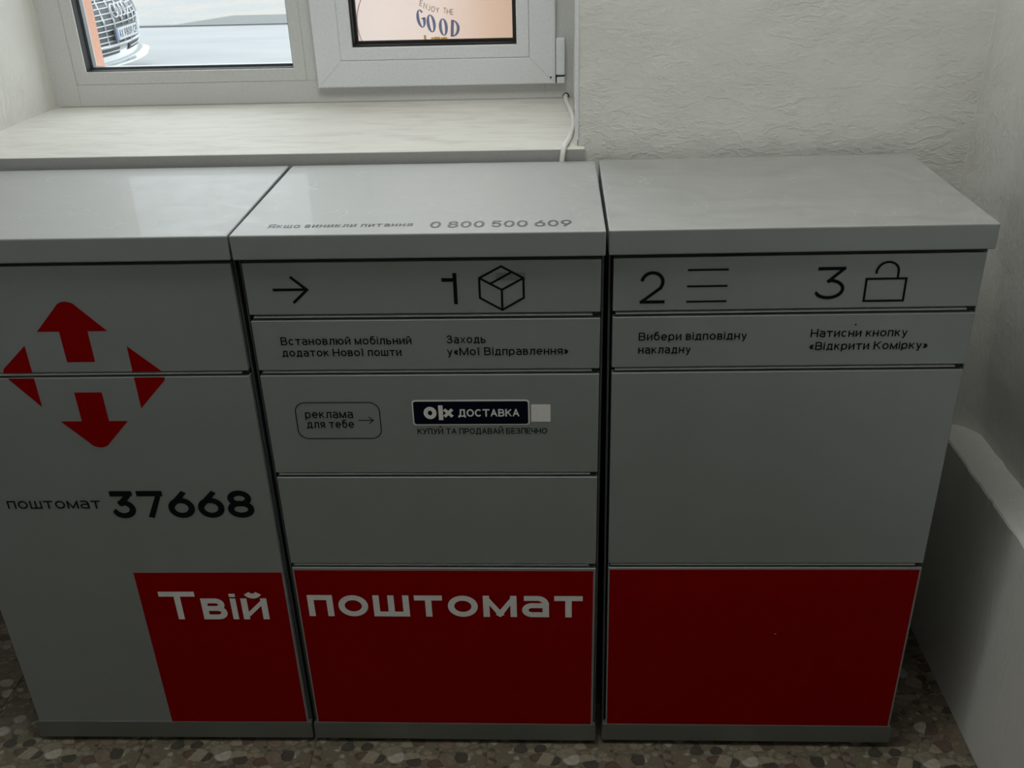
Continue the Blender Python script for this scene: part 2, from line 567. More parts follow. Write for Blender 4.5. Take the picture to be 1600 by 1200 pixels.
def tube(bm, pts, r, seg=10, closed=False):
    pts = [Vector(p) for p in pts]
    n = len(pts)
    rings = []
    ref = Vector((0, 0, 1))
    for i, p in enumerate(pts):
        a = pts[(i - 1) % n] if (closed or i > 0) else p
        b = pts[(i + 1) % n] if (closed or i < n - 1) else p
        t = (b - a).normalized()
        s = t.cross(ref)
        if s.length < 1e-3:
            s = t.cross(Vector((1, 0, 0)))
        s.normalize()
        q = s.cross(t)
        rings.append([bm.verts.new(p + (s * math.cos(k * 2 * PI / seg) + q * math.sin(k * 2 * PI / seg)) * r) for k in range(seg)])
    for i in range(n if closed else n - 1):
        A, B = rings[i], rings[(i + 1) % n]
        for k in range(seg):
            bm.faces.new((A[k], A[(k + 1) % seg], B[(k + 1) % seg], B[k]))
    if not closed:
        bm.faces.new(rings[0][::-1])
        bm.faces.new(rings[-1])


def spline(pts, n=8):
    P = [Vector(p) for p in pts]
    P = [P[0] * 2 - P[1]] + P + [P[-1] * 2 - P[-2]]
    out = []
    for i in range(1, len(P) - 2):
        for k in range(n):
            t = k / n
            a, b, c, d = P[i - 1:i + 3]
            out.append(0.5 * ((2 * b) + (c - a) * t + (2 * a - 5 * b + 4 * c - d) * t * t + (3 * b - a - 3 * c + d) * t ** 3))
    out.append(P[-2])
    return out


# ------------------------------------------------------------------ stroke lettering (monoline, wide geometric)
def el(cx, cy, rx, ry, a0=0, a1=360, n=None):
    n = n or max(6, int(abs(a1 - a0) / 15))
    return [(cx + rx * math.cos(math.radians(a0 + (a1 - a0) * i / n)), cy + ry * math.sin(math.radians(a0 + (a1 - a0) * i / n))) for i in range(n + 1)]


def glyph(c):
    """returns width (relative to height 1) and strokes in the unit box; x 0..1, y 0..1"""
    O = el(.5, .5, .5, .5)
    L = {
        'О': (1.12, [O]), 'о': (1.12, [O]), 'O': (1.05, [O]), '0': (1.0, [O]),
        'С': (1.05, [el(.52, .5, .52, .5, 42, 318)]), 'с': (1.0, [el(.52, .5, .52, .5, 42, 318)]), 'C': (1.0, [el(.52, .5, .52, .5, 42, 318)]),
        'П': (.95, [[(0, 0), (0, 1), (1, 1), (1, 0)]]), 'Ш': (1.35, [[(0, 1), (0, 0), (1, 0), (1, 1)], [(.5, 0), (.5, 1)]]),
        'Щ': (1.35, [[(0, 1), (0, 0), (1, 0), (1, 1)], [(.5, 0), (.5, 1)], [(.9, 0), (1.1, 0), (1.1, -.25)]]),
        'Т': (1.05, [[(0, 1), (1, 1)], [(.5, 1), (.5, 0)]]), 'T': (.9, [[(0, 1), (1, 1)], [(.5, 1), (.5, 0)]]),
        'М': (1.25, [[(0, 0), (0, 1), (.5, .02), (1, 1), (1, 0)]]),
        'В': (.95, [[(0, 0), (0, 1), (.6, 1)] + el(.6, .765, .32, .235, 90, -90) + [(0, .53)], [(.6, .53)] + el(.66, .265, .34, .265, 90, -90) + [(0, 0)]]),
        'Н': (1.0, [[(0, 0), (0, 1)], [(1, 0), (1, 1)], [(0, .5), (1, .5)]]), 'H': (.95, [[(0, 0), (0, 1)], [(1, 0), (1, 1)], [(0, .5), (1, .5)]]),
        'К': (.95, [[(0, 0), (0, 1)], [(.95, 1), (.05, .42)], [(.36, .62), (1, 0)]]),
        'И': (1.0, [[(0, 1), (0, 0), (1, 1), (1, 0)]]),
        'Й': (1.0, [[(0, 1), (0, 0), (1, 1), (1, 0)], el(.5, 1.56, .31, .26, 200, 340)]),
        'Л': (1.05, [[(0, 0), (.14, .03), (.24, .35), (.27, 1), (1, 1), (1, 0)]]),
        'Д': (1.15, [[(.14, 0), (.24, .3), (.28, 1), (.88, 1), (.88, 0)], [(0, -.24), (0, 0), (1, 0), (1, -.24)]]),
        'Е': (.85, [[(1, 1), (0, 1), (0, 0), (1, 0)], [(0, .5), (.9, .5)]]), 'E': (.8, [[(1, 1), (0, 1), (0, 0), (1, 0)], [(0, .5), (.9, .5)]]),
        'Х': (1.0, [[(0, 1), (1, 0)], [(0, 0), (1, 1)]]), 'X': (.95, [[(0, 1), (1, 0)], [(0, 0), (1, 1)]]),
        'Ь': (.95, [[(0, 1), (0, 0), (.62, 0)] + el(.62, .29, .36, .29, -90, 90) + [(0, .58)]]),
        'Б': (.95, [[(.92, 1), (0, 1), (0, 0), (.62, 0)] + el(.62, .29, .36, .29, -90, 90) + [(0, .58)]]),
        'Я': (.95, [[(1, 0), (1, 1), (.4, 1)] + el(.4, .71, .38, .29, 90, 270) + [(1, .42)], [(.5, .42), (.02, 0)]]),
        'З': (.9, [el(.45, .755, .42, .245, 150, -70) + [(.35, .53)], [(.35, .53)] + el(.48, .265, .48, .265, 70, -150)]),
        'У': (.95, [[(0, 1), (.5, .38)], [(1, 1), (.42, .08), (.3, 0), (.08, 0)]]),
        'Р': (.92, [[(0, 0), (0, 1), (.6, 1)] + el(.6, .7, .38, .3, 90, -90) + [(0, .4)]]), 'P': (.9, [[(0, 0), (0, 1), (.6, 1)] + el(.6, .7, .38, .3, 90, -90) + [(0, .4)]]),
        'А': (1.05, [[(0, 0), (.5, 1), (1, 0)], [(.18, .32), (.82, .32)]]), 'A': (1.05, [[(0, 0), (.5, 1), (1, 0)], [(.18, .32), (.82, .32)]]),
        'Ч': (.9, [[(0, 1), (0, .68)] + el(.3, .68, .3, .28, 180, 270) + [(1, .4)], [(1, 1), (1, 0)]]),
        'N': (1.0, [[(0, 0), (0, 1), (1, 0), (1, 1)]]), 'J': (.6, [[(1, 1), (1, .3)] + el(.55, .3, .45, .3, 0, -150)]),
        'Y': (.95, [[(0, 1), (.5, .45), (1, 1)], [(.5, .45), (.5, 0)]]),
        'L': (.7, [[(0, 1), (0, 0), (1, 0)]]), 'I': (.2, [[(.5, 0), (.5, 1)]]), 'F': (.75, [[(0, 0), (0, 1), (1, 1)], [(0, .5), (.85, .5)]]),
        'а': (1.0, [[(.1, 1), (.6, 1)] + el(.6, .62, .4, .38, 90, 0) + [(1, 0)], [(1, .56), (.34, .56)] + el(.34, .28, .34, .28, 90, 270) + [(1, 0)]]),
        'е': (1.08, [[(0, .5), (1, .5)] + el(.5, .5, .5, .5, 0, 318)]),
        'б': (1.05, [el(.5, .5, .5, .5), [(.0, .5), (.02, .95), (.2, 1.38), (.9, 1.48)]]),
        'ю': (1.5, [[(0, 0), (0, 1)], [(0, .5), (.28, .5)], el(.64, .5, .36, .5)]),
        'р': (1.08, [[(0, 1), (0, -.42)], O]),
        'у': (1.0, [[(0, 1), (.52, 0)], [(1, 1), (.42, -.28), (.3, -.4), (.08, -.4)]]),
        'і': (.22, [[(.5, 0), (.5, 1)], [(.5, 1.24), (.5, 1.44)]]),
        'ї': (.5, [[(.5, 0), (.5, 1)], [(.05, 1.22), (.05, 1.42)], [(.95, 1.22), (.95, 1.42)]]),
        '«': (.85, [[(.45, .85), (.0, .5), (.45, .15)], [(1, .85), (.55, .5), (1, .15)]]),
        '»': (.85, [[(0, .85), (.45, .5), (0, .15)], [(.55, .85), (1, .5), (.55, .15)]]),
        '1': (.42, [[(0, .82), (1, .82)], [(1, 1), (1, 0)]]),
        '2': (.85, [el(.5, .69, .47, .31, 165, -22, 12) + [(.88, .48), (.03, 0), (1, 0)]]),
        '3': (.92, [[(.04, 1), (.93, 1), (.42, .58)] + el(.45, .3, .52, .3, 82, -152)]),
        '5': (.95, [[(.92, 1), (.16, 1), (.08, .56)] + el(.5, .32, .48, .32, 130, -150, 16)]),
        '6': (1.0, [el(.5, .34, .5, .34), [(.66, 1), (.09, .50)]]),
        '9': (1.0, [el(.5, .66, .5, .34), [(.34, 0), (.91, .50)]]),
        '7': (.98, [[(0, 1), (1, 1), (.42, 0)]]),
        '8': (1.0, [el(.5, .76, .43, .24), el(.5, .27, .5, .27)]),
        ' ': (.42, []),
    }
    low = dict(zip('вдзийклмнптхшщья', 'ВДЗИЙКЛМНПТХШЩЬЯ'))
    if c in L:
        return L[c]
    return L[low[c]]


LOWER = set('абвгдеєжзиіїйклмнопрстуфхцчшщьюя')


def stroke_quads(bm, pts, t, mapf, cap=0.0):
    """flat ribbon of constant width t along a polyline"""
    cl = (abs(pts[0][0] - pts[-1][0]) < 1e-7 and abs(pts[0][1] - pts[-1][1]) < 1e-7)
    P = []
    for p in pts:
        v = Vector((p[0], p[1]))
        if not P or (v - P[-1]).length > 1e-7:
            P.append(v)
    if cl and len(P) > 2:
        P = P[:-1] if (P[0] - P[-1]).length < 1e-6 else P
    n = len(P)
    if cap and not cl:
        # hairpin corners: stop one ribbon and start the next instead of mitring
        for i in range(1, n - 1):
            if (P[i] - P[i - 1]).normalized().dot((P[i + 1] - P[i]).normalized()) < -0.2:
                stroke_quads(bm, [tuple(p) for p in P[:i + 1]], t, mapf, cap)
                stroke_quads(bm, [tuple(p) for p in P[i:]], t, lambda a, b_: Vector(mapf(a, b_)) + Vector((0, -6e-6, 0)), cap)
                return
    if cap and not cl:
        P[0] = P[0] + (P[0] - P[1]).normalized() * cap
        P[-1] = P[-1] + (P[-1] - P[-2]).normalized() * cap
    L_, R_ = [], []
    for i in range(n):
        a = P[i - 1] if (i > 0 or cl) else None
        b = P[(i + 1) % n] if (i < n - 1 or cl) else None
        d1 = (P[i] - a).normalized() if a is not None else (b - P[i]).normalized()
        d2 = (b - P[i]).normalized() if b is not None else d1
        n1 = Vector((-d1.y, d1.x))
        n2 = Vector((-d2.y, d2.x))
        m = (n1 + n2)
        if m.length < 1e-4:
            m = n1
        m.normalize()
        k = min(1 / max(m.dot(n1), .3), 2.6)
        L_.append(P[i] + m * k * t / 2)
        R_.append(P[i] - m * k * t / 2)
    # every quad of the ribbon lies a hair above the one before it, so tight curves never share a plane
    a0 = Vector(mapf(0, 0))
    nrm = (Vector(mapf(1, 0)) - a0).cross(Vector(mapf(0, 1)) - a0)
    nrm = nrm.normalized() if nrm.length > 1e-6 else Vector((0, -1, 0))
    if nrm.y > 0.5:
        nrm = -nrm
    for i in range(n if cl else n - 1):
        j = (i + 1) % n
        q = [Vector(mapf(p.x, p.y)) + nrm * (i * 2e-6) for p in (L_[i], R_[i], R_[j], L_[j])]
        bm.faces.new([bm.verts.new(p) for p in q])


def text_strokes(s, H, t, xh=0.77, gap=0.20, lower_scale=True):
    """list of (strokes in metres, x0) laid out from x=0; returns strokes, width"""
    x = 0.0
    out = []
    for ch in s:
        wd, st = glyph(ch)
        h = H * xh if (ch in LOWER and lower_scale) else H
        W = wd * h * 1.06
        if ch in '«»':
            h = H * xh
            W = wd * h * 1.0
        if ch == ' ':
            x += W
            continue
        W = max(W, t)
        out.append((ch, x, W, h, st))
        x += W + gap * H
    return out, x - gap * H


def lettering(name, parent, mat, s, x0, x1, z, H, t, y=-0.0006, xh=0.77, gap=0.2, mapf=None, lift=(0, -2.5e-5, 0)):
    items, W = text_strokes(s, H, t, xh, gap)
    k = (x1 - x0) / W
    bm = bmesh.new()
    lift = Vector(lift)
    if mapf is None:
        def mapf(a, b_): return (a, y, b_)
    for ch, gx, gw, h, st in items:
        X = x0 + gx * k
        Wd = gw * k
        for si, poly in enumerate(st):
            pts = [(X + t / 2 + (Wd - t) * a if ch not in 'іI' else X + Wd / 2, z + t / 2 + (h - t) * b_) for a, b_ in poly]
            inside = all(-.001 <= b_ <= 1.001 for _, b_ in poly)

            def mf(a, b_, inside=inside, X=X, Wd=Wd, h=h, si=si):
                if (a, b_) in ((0, 0), (1, 0), (0, 1)):
                    pass
                elif inside:
                    b_ = min(max(b_, z), z + h)
                    a = min(max(a, X), X + Wd)
                return Vector(mapf(a, b_)) + lift * si
            stroke_quads(bm, pts, t, mf, cap=t * .5 if inside and ch not in 'СсCе' else 0.0)
    return obj(name, bm, mat, parent)


def lines_part(name, parent, mat, polys, t, y=-0.0006, mapf=None):
    bm = bmesh.new()
    if mapf is None:
        def mapf(a, b_): return (a, y, b_)
    for pi_, p in enumerate(polys):
        stroke_quads(bm, p, t, lambda a, b_, pi_=pi_: Vector(mapf(a, b_)) + Vector((0, -2.5e-5 * pi_, 0)))
    return obj(name, bm, mat, parent)


def rrect(x0, x1, z0, z1, r, n=6):
    p = []
    for cx, cz, a in ((x1 - r, z1 - r, 0), (x0 + r, z1 - r, 90), (x0 + r, z0 + r, 180), (x1 - r, z0 + r, 270)):
        p += el(cx, cz, r, r, a, a + 90, n)
    return p + p[:1]


def film(name, parent, mat, poly, y, th=0.0003):
    """flat vinyl film cut to an outline, with its own thin edge"""
    bm = bmesh.new()
    P = []
    for p in poly:
        if not P or (abs(p[0] - P[-1][0]) + abs(p[1] - P[-1][1])) > 1e-6:
            P.append(p)
    if abs(P[0][0] - P[-1][0]) + abs(P[0][1] - P[-1][1]) < 1e-6:
        P = P[:-1]
    a = [bm.verts.new((p[0], y, p[1])) for p in P]
    b = [bm.verts.new((p[0], y + th, p[1])) for p in P]
    bm.faces.new(a)
    n = len(P)
    for i in range(n):
        bm.faces.new((a[i], a[(i + 1) % n], b[(i + 1) % n], b[i]))
    return obj(name, bm, mat, parent)


def clip(poly, z, above):
    out = []
    n = len(poly)
    for i in range(n):
        p, q = poly[i], poly[(i + 1) % n]
        ip = (p[1] >= z) if above else (p[1] <= z)
        iq = (q[1] >= z) if above else (q[1] <= z)
        if ip:
            out.append(p)
        if ip != iq:
            t = (z - p[1]) / (q[1] - p[1])
            out.append((p[0] + t * (q[0] - p[0]), z))
    return out


# ================================================================== SETTING
YW = 0.449      # inner face of the back wall
YF = 0.925      # inner face of the window frame
XR = 1.376      # lower right wall
ZL = 0.5216     # ledge height
CEIL = 2.9
XL = -2.2
YB = -3.2


def rough(p, amp):
    return noise.fractal(p * 6.0, 0.8, 2.1, 4) * amp + noise.noise(p * 2.1) * amp * 1.2


def grid_face(bm, P, nrm, nu, nv, amp, edge_fade=True):
    """P(u,v) -> Vector for u,v in 0..1; displaced along nrm"""
    V = []
    for i in range(nu + 1):
        row = []
        for j in range(nv + 1):
            u, v = i / nu, j / nv
            p = P(u, v)
            n = nrm(u, v) if callable(nrm) else nrm
            f = 1.0
            if edge_fade:
                f = min(1.0, min(u, 1 - u, v, 1 - v) * 12 + 0.15)
            row.append(bm.verts.new(p + n * rough(p, amp) * f))
        V.append(row)
    for i in range(nu):
        for j in range(nv):
            f = bm.faces.new((V[i][j], V[i + 1][j], V[i + 1][j + 1], V[i][j + 1]))
            f.smooth = True
    return V


def quad(bm, a, b, c, d):
    bm.faces.new([bm.verts.new(p) for p in (a, b, c, d)])


WX0, WX1 = -0.705, 0.566      # window reveal sides
WZ0, WZ1 = 1.16, 2.45
# ---- back wall with window opening (grids around the opening)
FIL = 0.07
XU = 1.395
bm = bmesh.new()
yn = Vector((0, -1, 0))
# right of window
grid_face(bm, lambda u, v: Vector((WX1 + (XU - FIL + .004 - WX1) * u, YW + .0002, 1.02 + (CEIL - 1.02) * v)), yn, 110, 150, 0.0025, edge_fade=False)
grid_face(bm, lambda u, v: Vector((WX1 + (1.5 - WX1) * u, YW, 0 + 1.02 * v)), yn, 30, 30, 0.002)
# below the window, behind the lockers
grid_face(bm, lambda u, v: Vector((XL + (WX1 - XL) * u, YW, 1.12 * v)), yn, 40, 20, 0.002)
# left of window
grid_face(bm, lambda u, v: Vector((XL + (-0.729 - XL) * u, YW, 1.12 + (CEIL - 1.12) * v)), yn, 40, 50, 0.002)
# above window
grid_face(bm, lambda u, v: Vector((-0.735 + (WX1 + 0.735) * u, YW, WZ1 + (CEIL - WZ1) * v)), yn, 30, 14, 0.002)
# right reveal of the opening
grid_face(bm, lambda u, v: Vector((WX1, YW + (1.12 - YW) * u, 1.12 + (WZ1 - 1.12) * v)), Vector((-1, 0, 0)), 20, 60, 0.0015)
# top reveal
grid_face(bm, lambda u, v: Vector((-0.735 + (WX1 + 0.735) * u, YW + (1.12 - YW) * v, WZ1)), Vector((0, 0, -1)), 30, 16, 0.0015)
wall_back = obj('wall_back', bm, MT['plaster'])
tag(wall_back, kind='structure')
# plaster corner bead down the right reveal edge
bead = box('corner_bead', MT['pvc'], wall_back, WX1 - 0.0062, WX1 + 0.001, YW - 0.0030, YW + 0.004, 1.172, WZ1, bevel=0.001)
bm = bmesh.new()
# left reveal (splayed slightly), rough and scratched
grid_face(bm, lambda u, v: Vector((-0.735 + 0.033 * u + 0.012 * v, YW + (1.12 - YW) * u, 1.12 + (WZ1 - 1.12) * v)), Vector((1, 0, 0)), 70, 120, 0.003)
wall_reveal = obj('reveal_left', bm, MT['plaster_s'], wall_back)

# ---- right wall: thicker lower part with a rough ledge, upper part leaning in, rounded corner
bm = bmesh.new()


def xu(z):
    return 1.452 - 0.057 * min(1.0, max(0.0, (z - ZL) / 0.55))


def right_upper(u, v):
    z = ZL - 0.01 + (CEIL - ZL + 0.01) * v
    x = xu(z)
    # u runs along the wall then around the rounded corner
    if u < 0.8:
        y = YB + (YW - FIL - YB) * (1 - (1 - u / 0.8) ** 1.8)
        return Vector((x, y, z))
    a = (u - 0.8) / 0.2 * PI / 2
    return Vector((x - FIL + FIL * math.cos(a), YW - FIL + FIL * math.sin(a), z))


def right_n(u, v):
    if u < 0.8:
        return Vector((-1, 0, 0))
    a = (u - 0.8) / 0.2 * PI / 2
    return Vector((-math.cos(a), -math.sin(a), 0))


RV = grid_face(bm, right_upper, right_n, 130, 130, 0.0025, edge_fade=False)
prev = None
for v_ in RV[-1]:
    q_ = bm.verts.new(v_.co + Vector((0, .06, 0)))
    if prev:
        bm.faces.new((prev[0], v_, q_, prev[1]))
    prev = (v_, q_)
wall_right = obj('wall_right', bm, MT['plaster_r'])
tag(wall_right, kind='structure')
bm = bmesh.new()


def ledge_x(y):
    return XR + 0.0025 * noise.noise(Vector((y * 22, 3, 0))) + 0.0015 * noise.noise(Vector((y * 70, 9, 0)))


n = 260
ys = [YB + (YW - YB) * (1 - (1 - i / n) ** 1.5) for i in range(n + 1)]
rows = []
for y in ys:
    zt = ZL + 0.002 * noise.noise(Vector((y * 15, 1, 4)))
    r = [(1.5, y, zt + 0.004), (1.44, y, zt + 0.003 + 0.003 * noise.noise(Vector((y * 30, 7, 0)))), (1.41, y, zt + 0.002 * noise.noise(Vector((y * 40, 2, 0)))), (ledge_x(y) + 0.003, y, zt), (ledge_x(y), y, zt - 0.004)]
    for k in range(1, 17):
        z = (zt - 0.004) * (1 - k / 16)
        r.append((XR + rough(Vector((0, y, z)), 0.0016) * min(1, (16 - k) / 3 + .1), y, z))
    rows.append([bm.verts.new(p) for p in r])
for a, b in zip(rows, rows[1:]):
    for k in range(len(a) - 1):
        f = bm.faces.new((a[k], b[k], b[k + 1], a[k + 1]))
        f.smooth = k > 4
lower = obj('wall_plinth', bm, MT['plaster_r'], wall_right)

# ---- other walls, ceiling
bm = bmesh.new()
D0, D1, DZ = -1.35, -0.15, 2.25       # unseen glazed doorway in the left wall, added to let daylight in
quad(bm, (XL, YB, 0), (XL, D0, 0), (XL, D0, CEIL), (XL, YB, CEIL))
quad(bm, (XL, D1, 0), (XL, YW + .02, 0), (XL, YW + .02, CEIL), (XL, D1, CEIL))
quad(bm, (XL, D0, DZ), (XL, D1, DZ), (XL, D1, CEIL), (XL, D0, CEIL))
tag(obj('wall_left', bm, MT['plaster']), kind='structure')
d = empty('door_1', (XL, (D0 + D1) / 2, 0), kind='structure')
hw = (D1 - D0) / 2
for a in ((-.03, .03, -hw, -hw + .07, 0, DZ), (-.03, .03, hw - .07, hw, 0, DZ), (-.03, .03, -hw + .07, hw - .07, DZ - .07, DZ)):
    box('door_frame', MT['pvc'], d, *a, bevel=.003)
# solid leaf narrows that daylight to one glazed light in its upper half
G0, G1, H0, H1 = -.22, .22, 1.05, 1.95
for a in ((-.02, .02, -hw + .07, G0, 0, DZ - .07), (-.02, .02, G1, hw - .07, 0, DZ - .07), (-.02, .02, G0, G1, 0, H0), (-.02, .02, G0, G1, H1, DZ - .07)):
    box('door_panel', MT['pvc2'], d, *a)
bm = bmesh.new()
quad(bm, (0, G0, H0), (0, G1, H0), (0, G1, H1), (0, G0, H1))
obj('door_glass', bm, MT['glass'], d)
bm = bmesh.new()
quad(bm, (XL, YB, 0), (1.5, YB, 0), (1.5, YB, CEIL), (XL, YB, CEIL))
tag(obj('wall_front', bm, MT['plaster']), kind='structure')
bm = bmesh.new()
add_box(bm, XL - .05, 1.55, YB - .05, 1.2, CEIL, CEIL + 0.1)
tag(obj('ceiling', bm, MT['ceil']), kind='structure')
lamp = empty('ceiling_lamp', (0.35, -0.35, CEIL), label='white framed rectangular lamp panel under the ceiling', cat='lamp')
box('housing', MT['pvc'], lamp, -.63, .63, -.33, .33, -.03, 0, bevel=.004)

# ---- floor of pebble-print tiles
bm = bmesh.new()
add_box(bm, XL - .05, 1.5, YB - .05, YW + .05, -0.05, -0.0035)
floor = tag(obj('floor', bm, MT['grout']), kind='structure')
T = 0.369
bm = bmesh.new()
add_box(bm, 0.0006, T - 0.0006, 0.0006, T - 0.0006, -0.0034, 0.0, bevel=0.0006)
tile_me = bpy.data.meshes.new('floor_tile')
bm.to_mesh(tile_me)
bm.free()
tile_me.materials.append(MT['tile'])
for i in range(-6, 4):
    for j in range(-9, 2):
        o = bpy.data.objects.new('floor_tile', tile_me)
        COL.objects.link(o)
        o.parent = floor
        o.location = (0.001 + i * T, -0.22 + j * T, 0)

# ---- window sill
bm = bmesh.new()
add_box(bm, -0.80, 0.579, 0.4265, 0.449, 1.118, 1.16, bevel=0.002, seg=2)
add_box(bm, -0.80, 0.5655, 0.447, 0.94, 1.118, 1.1598)
sill = tag(obj('trim_1', bm, MT['sill']), kind='structure')
box('sill_edge', MT['silledge'], sill, -0.80, 0.5795, 0.4255, 0.4275, 1.118, 1.1588)  # thin front face, painted darker for the shade on its room side
bm = bmesh.new()
pts = [(x, YF - .001, 1.161) for x in [-.70 + i * .03 for i in range(43)]]
tube(bm, [(p[0], p[1] + .0006 * noise.noise(Vector((p[0] * 30, 0, 0))), p[2]) for p in pts], 0.0016, 6)
obj('sealant', bm, MT['silicone'], sill)

# ---- window: fixed pane left, opening sash right
win = empty('window_1', (0, YF, WZ0), kind='structure')
win.location = (0, 0, 0)


def ring(name, mat, parent, x0, x1, z0, z1, w_, y0, y1, bevel=0.002):
    """mitred rectangular frame"""
    bm = bmesh.new()
    o = [(x0, z0), (x1, z0), (x1, z1), (x0, z1)]
    i_ = [(x0 + w_, z0 + w_), (x1 - w_, z0 + w_), (x1 - w_, z1 - w_), (x0 + w_, z1 - w_)]
    vo0 = [bm.verts.new((a, y0, b)) for a, b in o]
    vi0 = [bm.verts.new((a, y0, b)) for a, b in i_]
    vo1 = [bm.verts.new((a, y1, b)) for a, b in o]
    vi1 = [bm.verts.new((a, y1, b)) for a, b in i_]
    for k in range(4):
        l = (k + 1) % 4
        bm.faces.new((vo0[k], vo0[l], vi0[l], vi0[k]))
        bm.faces.new((vo1[k], vi1[k], vi1[l], vo1[l]))
        bm.faces.new((vo0[k], vo1[k], vo1[l], vo0[l]))
        bm.faces.new((vi0[k], vi0[l], vi1[l], vi1[k]))
    if bevel:
        es = [e for e in bm.edges if all(abs(v.co.y - y0) < 1e-6 for v in e.verts) and
              not (any(v in vo0 for v in e.verts) and any(v in vi0 for v in e.verts))]
        bmesh.ops.bevel(bm, geom=es, offset=bevel, segments=2, affect='EDGES', profile=0.5)
    return obj(name, bm, mat, parent)


def pane_y(name, parent, x0, x1, y, z0, z1):
    bm = bmesh.new()
    quad(bm, (x0, y, z0), (x1, y, z0), (x1, y, z1), (x0, y, z1))
    return obj(name, bm, MT['glass'], parent)


bm = bmesh.new()
add_box(bm, -.76, -.648, YF, YF + .07, WZ0 - .002, WZ1, bevel=.001)          # left jamb
add_box(bm, .498, WX1 + .02, YF, YF + .07, WZ0 - .002, WZ1, bevel=.001)       # right jamb
add_box(bm, -.648, .498, YF, YF + .07, WZ0 - .002, 1.212, bevel=.001)        # bottom rail
add_box(bm, -.648, .498, YF, YF + .07, WZ1 - .06, WZ1, bevel=.001)
add_box(bm, -.078, -.02, YF, YF + .07, 1.212, WZ1 - .06, bevel=.001)         # mullion
obj('frame', bm, MT['pvc2'], win)
bead1 = ring('glazing_bead', MT['pvc2'], win, -.648, -.078, 1.212, WZ1 - .06, .030, YF + .0009, YF + .068, .002)
gk = ring('gasket', MT['gasket'], bead1, -.6195, -.1065, 1.2405, WZ1 - .0885, .003, YF + .006, YF + .031, 0)
sp = ring('spacer', MT['spacer'], bead1, -.6178, -.1082, 1.2422, WZ1 - .0902, .0065, YF + .032, YF + .050, 0)
pn = pane_y('pane', win, -.6155, -.1105, YF + .031, 1.2445, WZ1 - .0925)

# opening sash
SY = YF - .020
sash = ring('sash', MT['pvc'], win, -.0475, .5235, 1.1975, WZ1 - .045, .062, SY, SY + .055, .003)
bead2 = ring('glazing_bead', MT['pvc'], sash, .0145, .4615, 1.2595, WZ1 - .107, .029, SY - .0008, SY + .05, .002)
g2_ = ring('gasket', MT['gasket'], sash, .0433, .4327, 1.2883, WZ1 - .1358, .004, SY + .010, SY + .032, 0)
ring('pane_spacer', MT['gasket'], sash, .0463, .4297, 1.2913, WZ1 - .1388, .007, SY + .032, SY + .043, 0)
pane_y('pane', sash, .0463, .4297, SY + .0315, 1.2913, WZ1 - .1388)
for sx, dx in ((.5235, -1), (-.0475, 1)):
    lines_part('weld_seam', sash, MT['seam'], [[(sx + dx * .006, 1.2035), (sx + dx * .060, 1.2575)]], .0009, y=SY - .0003)
hc = box('hinge_cover', MT['pvc'], sash, .5245, .5455, SY - .001, SY + .024, 1.2170, 1.3005, bevel=.0025, seg=2)
hb = box('hinge_block', MT['pvc'], sash, .5265, .5455, SY + .001, SY + .024, 1.1975, 1.2125, bevel=.0015)
box('hinge_gap', MT['gasket'], hc, .5245, .5450, SY + .006, SY + .024, 1.2120, 1.2175)
box('hinge_gap', MT['gasket'], hc, .5238, .5268, SY + .004, SY + .02, 1.199, 1.2125)
bm = bmesh.new()
tube(bm, [(.5122, SY - .0012, 1.2125), (.5122, SY + .002, 1.2125)], .0022, 10)
obj('drain_plug', bm, MT['gasket'], sash)
# window handle, above the picture
hd = box('handle', MT['pvc'], sash, -.032, -.006, SY - .012, SY, 1.80, 1.87, bevel=.003)
box('handle_grip', MT['pvc'], hd, -.029, -.009, SY - .045, SY - .030, 1.69, 1.85, bevel=.005, seg=2)
box('handle_neck', MT['pvc'], hd, -.026, -.012, SY - .034, SY - .010, 1.828, 1.845, bevel=.002)
# cable hole in the frame
bm = bmesh.new()
tube(bm, [(.5485, YF - .0008, 1.1650), (.5485, YF + .004, 1.1650)], .0078, 14)
tube(bm, [(.5560, YF - .0008, 1.1605), (.5560, YF + .004, 1.1605)], .0035, 8)
obj('cable_hole', bm, MT['gasket'], win)

# ---- white cable over the sill
cp = [(.5480, .955, 1.1650), (.5480, .922, 1.1655), (.5470, .895, 1.1672), (.5495, .840, 1.1652), (.5560, .760, 1.1652), (.5600, .680, 1.1652),
      (.5590, .610, 1.1652), (.5530, .530, 1.1652), (.5460, .470, 1.1655), (.5400, .432, 1.1672), (.5365, .4195, 1.1580), (.5335, .4175, 1.135), (.531, .4178, 1.10)]
bm = bmesh.new()
tube(bm, spline(cp, 8), 0.0051, 14)
cable = obj('cable', bm, MT['cable'], smooth=True)
tag(cable, 'thick white cable coming out of the window frame and over the sill edge', 'cable')
cp2 = [(.5650 - .004, .80, 1.1645), (.5615, .72, 1.1642), (.5605, .64, 1.1642), (.5602, .56, 1.1642), (.5600, .49, 1.1642)]

# ================================================================== OUTSIDE
ZG = -0.08
bm = bmesh.new()
